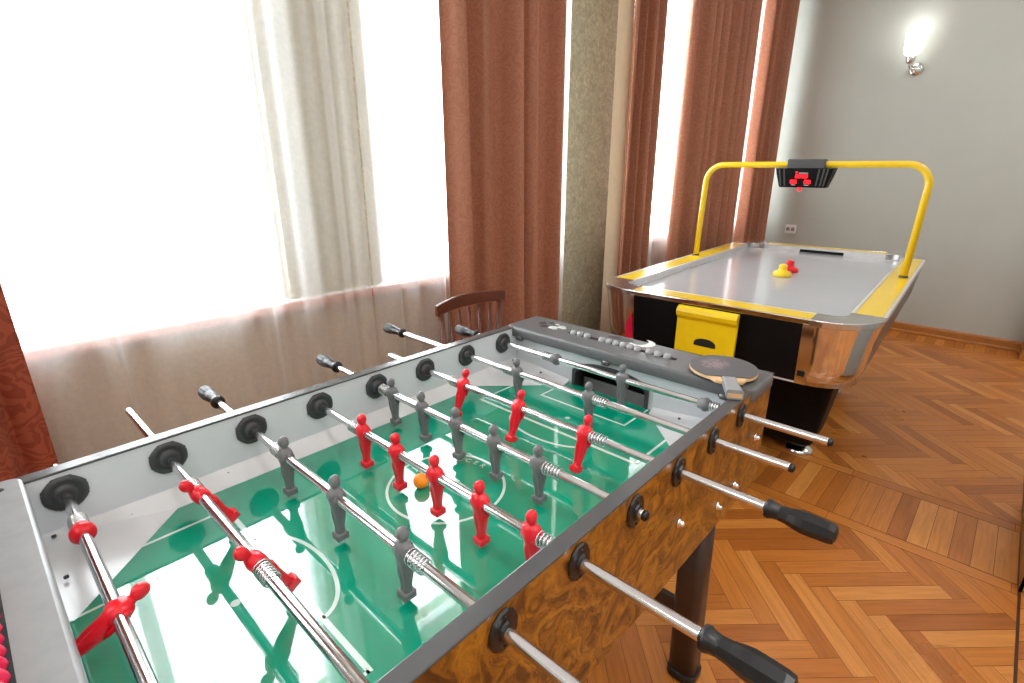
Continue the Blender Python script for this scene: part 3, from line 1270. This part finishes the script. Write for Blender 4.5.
def tip(parent, x, s, mat='black'):
    b = MB()
    b.lathe([(.0084, 0), (.0087, s * .002), (.0084, s * .006), (.004, s * .009)], 'x', (x, 0, 0), 14)
    b.build('end_tip', mat, parent)


# (x start, x end, left end, right end, colour, men, pitch)
RODS = [
    (-.115, .90, 'bare', 'handle', 'red', [.352], R(-62)),
    (-.292, .78, 'bare', 'handle', 'red', [.165, .390], R(32)),
    (-.190, .90, 'handle', 'tip', 'grey', [.150, .335, .520], R(-1)),
    (-.100, .885, 'bare', 'handle', 'red', [.175, .290, .405, .518, .628], R(1)),
    (-.190, .727, 'handle', 'tip', 'grey', [.060, .175, .290, .402, .515], R(3)),
    (-.167, .859, 'bare', 'handle', 'red', [.145, .330, .511], R(-20)),
    (-.310, .853, 'handle', 'tip', 'grey', [.190, .417], R(4)),
    (-.120, .881, 'handle', 'tip', 'grey', [.415], R(0)),
]
for k, (xa, xb, le, re_, colr, men, pit) in enumerate(RODS):
    b = MB()
    b.lathe([(.0078, xa), (.0082, xa + .002), (.0082, xb - .002), (.0078, xb)], 'x', (0, 0, 0), 18)
    rod = b.build('rod', 'rod', ft)
    rod.location = (-OX, k * .15 - OY, H)
    for x in men:
        figure(colr, rod, x, pit)
    if len(men) == 1:
        d = .215
        stop(rod, men[0] - d, colr)
        stop(rod, men[0] + d, colr)
        spring(rod, men[0] - d - .042, men[0] - d - .013)
        spring(rod, men[0] + d + .013, men[0] + d + .046)
    else:
        spring(rod, men[0] - .044, men[0] - .014)
        spring(rod, men[-1] + .014, men[-1] + .050)
    if le == 'handle':
        handle_short(rod, xa)
    if re_ == 'handle':
        handle_long(rod, xb)
    elif re_ == 'tip':
        tip(rod, xb, 1)

# ball
b = MB()
b.lathe([(.0155 * math.sin(PI * i / 12) + 1e-5, -.0155 * math.cos(PI * i / 12)) for i in range(13)], 'z', (0, 0, 0), 24)
o = b.build('foosball_ball', 'orange')
o.location = room(.307, .489, H - .09 + .0157)
tag(o, 'small orange ball lying on the green pitch in the centre circle', 'ball')

# table tennis paddle on the far cap
pd = empty('table_tennis_paddle', room(.623, 1.160, H + .0440), DT)
tag(pd, 'table tennis paddle with worn dark rubber lying on the dark grey end cap', 'paddle')


def blade(sc=1.0, neck=True):
    pts = []
    for k in range(40):
        a = 2 * PI * k / 40
        pts.append((.078 * sc * math.cos(a), .080 * sc * math.sin(a)))
    return pts


HA = R(-60)      # handle heading in table coordinates
rotm = Matrix.Rotation(HA, 4, 'Z')
b = MB()
b.M = rotm
pts = []
for k in range(48):
    a = 2 * PI * k / 48
    x, y = .080 * math.cos(a), .077 * math.sin(a)
    if x > .055:
        x = x + (0.012 if abs(y) < .03 else 0)
    pts.append((x, y))
b.prism(pts, .006, .0125, 0)
b.build('blade', 'ply', pd)
b = MB()
b.M = rotm
b.prism([(.0795 * math.cos(2 * PI * k / 48), .0765 * math.sin(2 * PI * k / 48)) for k in range(48) if math.cos(2 * PI * k / 48) < .80], .0125, .0150, 0)
b.build('rubber_sheet', 'rubber', pd)
b = MB()
b.M = rotm
b.prism([(.0795 * math.cos(2 * PI * k / 48), .0765 * math.sin(2 * PI * k / 48)) for k in range(48) if math.cos(2 * PI * k / 48) < .80], .0035, .006, 0)
b.build('rubber_sheet', 'black', pd)
b = MB()
b.M = rotm
rings = []
for x, w, h in ((.062, .0125, .0030), (.075, .0135, .0090), (.10, .0130, .0100), (.14, .0140, .0105), (.157, .0150, .0110)):
    rings.append([(x, w * 1.15 * c, .0100 + h * s_) for c, s_ in ((-1, -.7), (-.8, -1), (.8, -1), (1, -.7), (1, .7), (.8, 1), (-.8, 1), (-1, .7))])
b.loft(rings, smooth=False)
hd = b.build('handle', 'grip', pd)
b = MB()
b.M = rotm
b.loft([[(x, .0148 * c, .0100 + .0085 * s_) for c, s_ in ((-1, -.8), (1, -.8), (1, .3), (-1, .3))] for x in (.157, .1580)], smooth=False)
b.build('handle_end', 'ply', hd)

# ------------------------------------------------------------------ air hockey table
AH = R(3.0)
AX, AY = 0.131, 3.100
ah = empty('air_hockey_table', (AX, AY, 0), AH)
tag(ah, 'air hockey table with yellow rails, chrome corners and black front panel', 'game table')
HXo, HYo = .578, 1.058       # outer half sizes
HXi, HYi = .462, .940        # play surface half sizes
ZT, ZF = .800, .766
b = MB()
b.box(-HXi - .01, HXi + .01, -HYi - .01, HYi + .01, ZF - .02, ZF)
b.build('playing_surface', 'hockey', ah)
CR = .190
# yellow rail tops, long sides and ends
for sx in (-1, 1):
    b = MB()
    x0, x1 = sorted((sx * (HXi + .012), sx * (HXo - .012)))
    b.box(x0, x1, -HYo + CR + .02, HYo - CR - .02, ZT - .012, ZT)
    r = bevel(b.build('rail_top', 'yellow', ah), .003)
    b = MB()
    x0, x1 = sorted((sx * HXi, sx * (HXi + .012)))
    b.box(x0, x1, -HYi, HYi, ZF, ZT + .001)
    b.build('inner_fence', 'alu', ah)
    b = MB()
    x0, x1 = sorted((sx * (HXo - .012), sx * HXo))
    b.box(x0, x1, -HYo + CR, HYo - CR, ZT - .022, ZT + .001)
    b.build('edge_strip', 'alu', ah)
    b = MB()
    b.loft([[(sx * x, y, z) for x, z in ((HXo - .004, ZT - .022), (HXo - .042, .540), (HXo - .065, .540), (HXo - .03, ZT - .022))] for y in (-HYo + CR, HYo - CR)], smooth=False)
    b.build('side_panel', 'hside', ah)
for sy in (-1, 1):
    b = MB()
    y0, y1 = sorted((sy * (HYi + .006), sy * (HYo - .008)))
    b.box(-HXo + CR + .02, HXo - CR - .02, y0, y1, ZT - .012, ZT)
    bevel(b.build('rail_top', 'yellow', ah), .003)
    b = MB()
    y0, y1 = sorted((sy * HYi, sy * (HYi + .010)))
    b.box(-HXi, -.135, y0, y1, ZF, ZT + .001)
    b.box(.135, HXi, y0, y1, ZF, ZT + .001)
    b.box(-.135, .135, y0, y1, ZF + .02, ZT + .001)
    b.build('inner_fence', 'alu', ah)
    b = MB()
    y0, y1 = sorted((sy * (HYi + .0105), sy * (HYi + .012)))
    b.box(-.135, .135, y0, y1, ZF - .02, ZF + .02)
    b.build('goal_slot', 'void', ah)
    b = MB()
    y0, y1 = sorted((sy * (HYo - .010), sy * HYo))
    b.box(-HXo + CR, HXo - CR, y0, y1, ZT - .020, ZT + .001)
    bevel(b.build('edge_strip', 'chrome', ah), .003)
    b = MB()
    b.loft([[(x, sy * y, z) for y, z in ((HYo - .004, ZT - .020), (HYo - .030, .540), (HYo - .05, .540), (HYo - .03, ZT - .020))] for x in (-HXo + CR, HXo - CR)], smooth=False)
    fp = b.build('end_panel', 'panel', ah)
    b = MB()
    b.box(-HXo + CR, HXo - CR, *sorted((sy * (HYo - .034), sy * (HYo - .028))), .536, .543)
    b.build('lower_edge', 'alu', fp)
    for sx in (-1, 1):
        b = MB()
        # chrome upright where the panel meets the corner
        b.loft([[(x, sy * (y + .002), z) for y, z in ((HYo, ZT - .02), (HYo - .030, .535), (HYo - .04, .535), (HYo - .02, ZT - .02))] for x in sorted((sx * (HXo - CR), sx * (HXo - CR - .040)))], smooth=False)
        up = b.build('corner_upright', 'chrome', ah)
        if sy < 0 and sx > 0:
            b = MB()
            b.box(HXo - CR - .034, HXo - CR - .008, -HYo + .019, -HYo + .024, .570, .592)
            st = b.build('dark_label', 'black', up)
            st['label'] = 'small dark label'
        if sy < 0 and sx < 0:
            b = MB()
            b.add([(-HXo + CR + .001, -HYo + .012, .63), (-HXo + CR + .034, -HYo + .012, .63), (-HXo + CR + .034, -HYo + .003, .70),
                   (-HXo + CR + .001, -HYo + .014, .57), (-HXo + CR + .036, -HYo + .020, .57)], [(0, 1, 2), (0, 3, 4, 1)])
            st = b.build('reflection_patch', 'magenta', up)  # magenta triangle paints a red reflection onto the chrome
            st['label'] = 'magenta painted reflection'


def quarter(cx, cy, sx, sy, r, n=14):
    return [(cx + sx * r * math.cos(PI / 2 * k / n), cy + sy * r * math.sin(PI / 2 * k / n)) for k in range(n + 1)]


for sx in (-1, 1):
    for sy in (-1, 1):
        cx, cy = sx * (HXo - CR), sy * (HYo - CR)
        # body of the corner, tapering inwards
        b = MB()
        rings = []
        for z, dx, dy in ((ZT - .022, -.003, -.003), (.70, -.018, -.010), (.60, -.030, -.024), (.535, -.042, -.032)):
            pts = []
            for k in range(15):
                a = PI / 2 * k / 14
                pts.append((cx + sx * (CR + dx) * math.cos(a), cy + sy * (CR + dy) * math.sin(a), z))
            rings.append(pts)
        b.loft(rings, smooth=True, cap=False, closed=False)
        b.add(rings[-1] + [(cx, cy, .535)], [tuple(range(16))])
        b.build('corner_body', 'chrome', ah)
        # cast top of the corner
        b = MB()
        ri = .055
        icx, icy = sx * (HXi - ri), sy * (HYi - ri)
        outer = quarter(cx, cy, sx, sy, CR + .002)
        inner = quarter(icx, icy, sx, sy, ri)
        outer = [(sx * (HXo + .002), sy * (HYo - CR - .022))] + outer + [(sx * (HXo - CR - .022), sy * (HYo + .002))]
        inner = [(sx * HXi, sy * (HYo - CR - .022))] + inner + [(sx * (HXo - CR - .022), sy * HYi)]
        n = len(outer)
        vs = []
        for z_, (OO, II) in ((ZT + .002, (outer, inner)), (ZT - .024, (outer, inner))):
            vs += [(p[0], p[1], z_) for p in OO] + [(p[0], p[1], z_ if z_ > ZT else ZF) for p in II]
        fs = []
        for i in range(n - 1):
            fs += [(i, i + 1, n + i + 1, n + i), (2 * n + i, 2 * n + i + 1, 3 * n + i + 1, 3 * n + i), (i, i + 1, 2 * n + i + 1, 2 * n + i), (n + i, n + i + 1, 3 * n + i + 1, 3 * n + i)]
        fs += [(0, n, 3 * n, 2 * n), (n - 1, 2 * n - 1, 4 * n - 1, 3 * n - 1)]
        b.add(vs, fs, 0, False)
        bevel(b.build('corner_cap', 'cast', ah), .003, 2)
b = MB()
b.slab(0, 0, HXo - .07, HYo - .05, .17, [(.5415, 0), (.550, 0)])
b.build('underside', 'panel', ah)
# two black pedestals with chrome feet
for sy in (-1, 1):
    b = MB()
    yc = sy * .50 if sy < 0 else .42
    rings = []
    for z, hx, hy in ((.5415, .450, .17), (.30, .425, .145), (.12, .400, .12), (.075, .385, .10), (.055, .36, .08)):
        rings.append([(x, yc + y, z) for x, y in rrect(hx, hy, .03, 4)])
    b.loft(rings, smooth=False)
    pdl = b.build('pedestal', 'panel', ah)
    for sx in (-1, 1):
        b = MB()
        b.lathe([(.066, 0), (.066, .006), (.058, .018), (.030, .032), (.016, .036), (.016, .066)], 'z', (sx * (.325 if sy < 0 else .28), yc, 0), 28)
        b.build('levelling_foot', 'chrome', pdl)
# yellow puck return box on the front
b = MB()
prof = [(0, .775), (.018, .778), (.034, .770), (.040, .755), (.036, .738), (.026, .728), (.020, .722), (.020, .575), (0, .575)]
bx0, bx1 = -.130, .122
tray_y = -HYo + .004
b.loft([[(x, tray_y - p * 1.0 - .0, z) for p, z in prof] for x in (bx0, bx1)], smooth=False)
tr = bevel(b.build('puck_return_box', 'yellow', ah), .004, 2)
b = MB()
b.M = Matrix.Translation(((bx0 + bx1) / 2 + .005, tray_y - .0215, .630))
b.add([(-.046, 0, -.014), (.046, 0, -.014)] + [(.046 * math.cos(R(a)), 0, -.002 + .022 * math.sin(R(a))) for a in range(0, 181, 15)], [tuple(range(15))])
b.build('finger_hole', 'void', tr)
# yellow arch with the hanging scoreboard
b = MB()
ay = .115
zt, zr, hw = 1.346, .10, .548
pts = [(-hw - .0, ay, ZT)]
for k in range(9):
    a = R(180 - 90 * k / 8)
    pts.append((-hw + .012 + zr + zr * math.cos(a), ay, zt - zr + zr * math.sin(a)))
for k in range(9):
    a = R(90 - 90 * k / 8)
    pts.append((hw + .0 - zr + zr * math.cos(a), ay, zt - zr + zr * math.sin(a)))
pts.append((hw - .012, ay, ZT))
b.tube(pts, .0165, 16)
b.build('arch', 'yellow', ah)
for x in (-hw, hw - .012):
    b = MB()
    b.lathe([(.021, 0), (.021, .006), (.017, .010)], 'z', (x, ay, ZT), 16)
    b.build('arch_collar', 'bush', ah)
sbx = .004
b = MB()
rings = []
for z, hwx, hy in ((1.328, .140, .060), (1.30, .134, .058), (1.232, .116, .042), (1.228, .112, .038)):
    rings.append([(sbx + x, ay + y, z) for x, y in rrect(hwx, hy, .012, 3)])
b.loft(rings, smooth=False)
sb = b.build('scoreboard', 'panel', ah)
b = MB()
b.M = Matrix.Translation((sbx, ay, zt)) 
b.slab(0, 0, .094, .030, .01, [(-.028, 0), (.022, 0), (.028, .006)])
b.build('bracket', 'trim', sb)
# ridges on the housing
for dx in (-.118, -.095, .078, .100, .118):
    b = MB()
    b.loft([[(sbx + dx * (1 if z > 1.3 else .88) + x, ay - y, z) for x, y in ((-.004, .0), (.004, .0), (.004, yy + .003), (-.004, yy + .003))] for z, yy in ((1.325, .060), (1.236, .043))], smooth=False)
    b.build('housing_rib', 'trim', sb)

SEG = {'0': 'abcdef', '1': 'bc', '2': 'abged', '5': 'afgcd', '8': 'abcdefg'}


def digit(b, ch, x, z, w, h, y0, slope):
    t = .0036
    S = {'a': (0, h, w, h), 'd': (0, 0, w, 0), 'g': (0, h / 2, w, h / 2), 'f': (0, h / 2, 0, h), 'b': (w, h / 2, w, h), 'e': (0, 0, 0, h / 2), 'c': (w, 0, w, h / 2)}
    for q in SEG[ch]:
        x0, z0, x1, z1 = S[q]
        xs = (x + x0 - t / 2, x + x1 + t / 2)
        zs = (z + z0 - t / 2, z + z1 + t / 2)
        vs = []
        for yy in (.0022, 0):
            for xx, zz in ((xs[0], zs[0]), (xs[1], zs[0]), (xs[1], zs[1]), (xs[0], zs[1])):
                vs.append((xx, y0 - (zz - 1.232) * slope - yy, zz))
        b.add(vs, [(0, 1, 2, 3), (4, 5, 6, 7), (0, 1, 5, 4), (1, 2, 6, 5), (2, 3, 7, 6), (3, 0, 4, 7)])


b = MB()
yf = ay - .0425
sl = (.058 - .042) / (.068)
for i in range(4):
    digit(b, '0', sbx - .032 + i * .0145 + (.003 if i > 1 else 0), 1.280, .009, .014, yf, sl)
for i in range(2):
    digit(b, '0', sbx - .055 + i * .016, 1.250, .010, .015, yf, sl)
    digit(b, '0', sbx + .014 + i * .016, 1.250, .010, .015, yf, sl)
b.build('led_display', 'led', sb)['label'] = 'lit red digits'
b = MB()
b.lathe([(.0045, 0), (.003, -.003)], 'y', (sbx - .030, ay - .0425 - .016, 1.307), 12)
b.build('indicator_light', 'led', sb)
b = MB()
b.lathe([(.010, 0), (.011, -.012), (.006, -.018)], 'z', (sbx - .010, ay - .030, 1.228), 14)
b.build('goal_light', 'led', sb)
b = MB()
for x0, x1, z in ((-.018, .026, 1.303), (-.050, -.030, 1.241), (.012, .034, 1.241)):
    b.box(sbx + x0, sbx + x1, yf - (z - 1.232) * sl - .0012, yf - (z - 1.232) * sl + .002, z - .0012, z + .0012)
b.build('printed_line', 'decal', sb)


def mallet(loc, mat, label):
    b = MB()
    b.lathe([(.046, 0), (.048, .004), (.047, .016), (.042, .024), (.034, .027), (.026, .030), (.021, .038), (.020, .046), (.022, .054), (.019, .062), (.008, .066)], 'z', (0, 0, 0), 28)
    o = b.build('air_hockey_mallet', mat)
    o.location = loc
    tag(o, label, 'mallet', 'air hockey mallets')


mallet((0.150, 3.035, ZF + .0006), 'yellow', 'yellow air hockey mallet lying on the pale playing surface')
mallet((0.138, 3.190, ZF + .0006), 'red', 'red air hockey mallet standing just behind the yellow one')

# ------------------------------------------------------------------ chair by the window side of the table
ch = empty('wooden_chair', (-0.30, 1.30, 0), 0)
tag(ch, 'dark brown wooden spindle-back chair standing in front of the brown curtain', 'chair')
# local: chair faces +x, back at x = -0.16
zs_ = .46
b = MB()
b.slab(.02, 0, .19, .185, .04, [(zs_ - .03, .006), (zs_ - .022, 0), (zs_ - .006, 0), (zs_, .008)], n=5)
b.build('seat', 'wood', ch)
for x, y, tx in ((-.14, .14, -.02), (-.14, -.14, -.02), (.17, .15, .02), (.17, -.15, .02)):
    b = MB()
    b.tube([(x, y, zs_ - .02), (x + tx * .5, y * 1.05, .22), (x + tx, y * 1.12, 0)], .018, 10, rad=[.020, .017, .013])
    b.build('leg', 'wood', ch)
for y in (-.15, .15):
    b = MB()
    b.tube([(-.145, y, .18), (.175, y, .18)], .009, 8)
    b.build('stretcher', 'wood', ch)
yoff = .064
TX = -.225
for y in (-1, 1):
    b = MB()
    b.tube([(-.14, y * .135, zs_ - .02), (-.17, y * .145 + yoff * .2, .62), (TX, y * .163 + yoff, .785)], .012, 10, rad=[.015, .015, .011])
    b.build('back_post', 'wood', ch)
for k in range(5):
    y = (k - 2) * .052
    b = MB()
    b.tube([(-.145, y * .8, zs_ - .01), (-.175, y * .95 + yoff * .2, .62), (TX - .022 * (1 - (y / .13) ** 2), y * 1.05 + yoff, .780)], .007, 8, rad=[.006, .009, .006])
    b.build('spindle', 'wood', ch)
b = MB()
rings = []
for k in range(15):
    u = -1 + 2 * k / 14
    y = u * .187 + yoff
    x = TX - .030 * (1 - u * u)
    zc = .800 + .012 * (1 - u * u)
    h = .026 - .004 * abs(u)
    rings.append([(x - .010, y, zc - h), (x + .010, y, zc - h), (x + .008, y, zc + h), (x - .008, y, zc + h)])
b.loft(rings, smooth=False)
bevel(b.build('crest_rail', 'wood', ch), .004, 2)
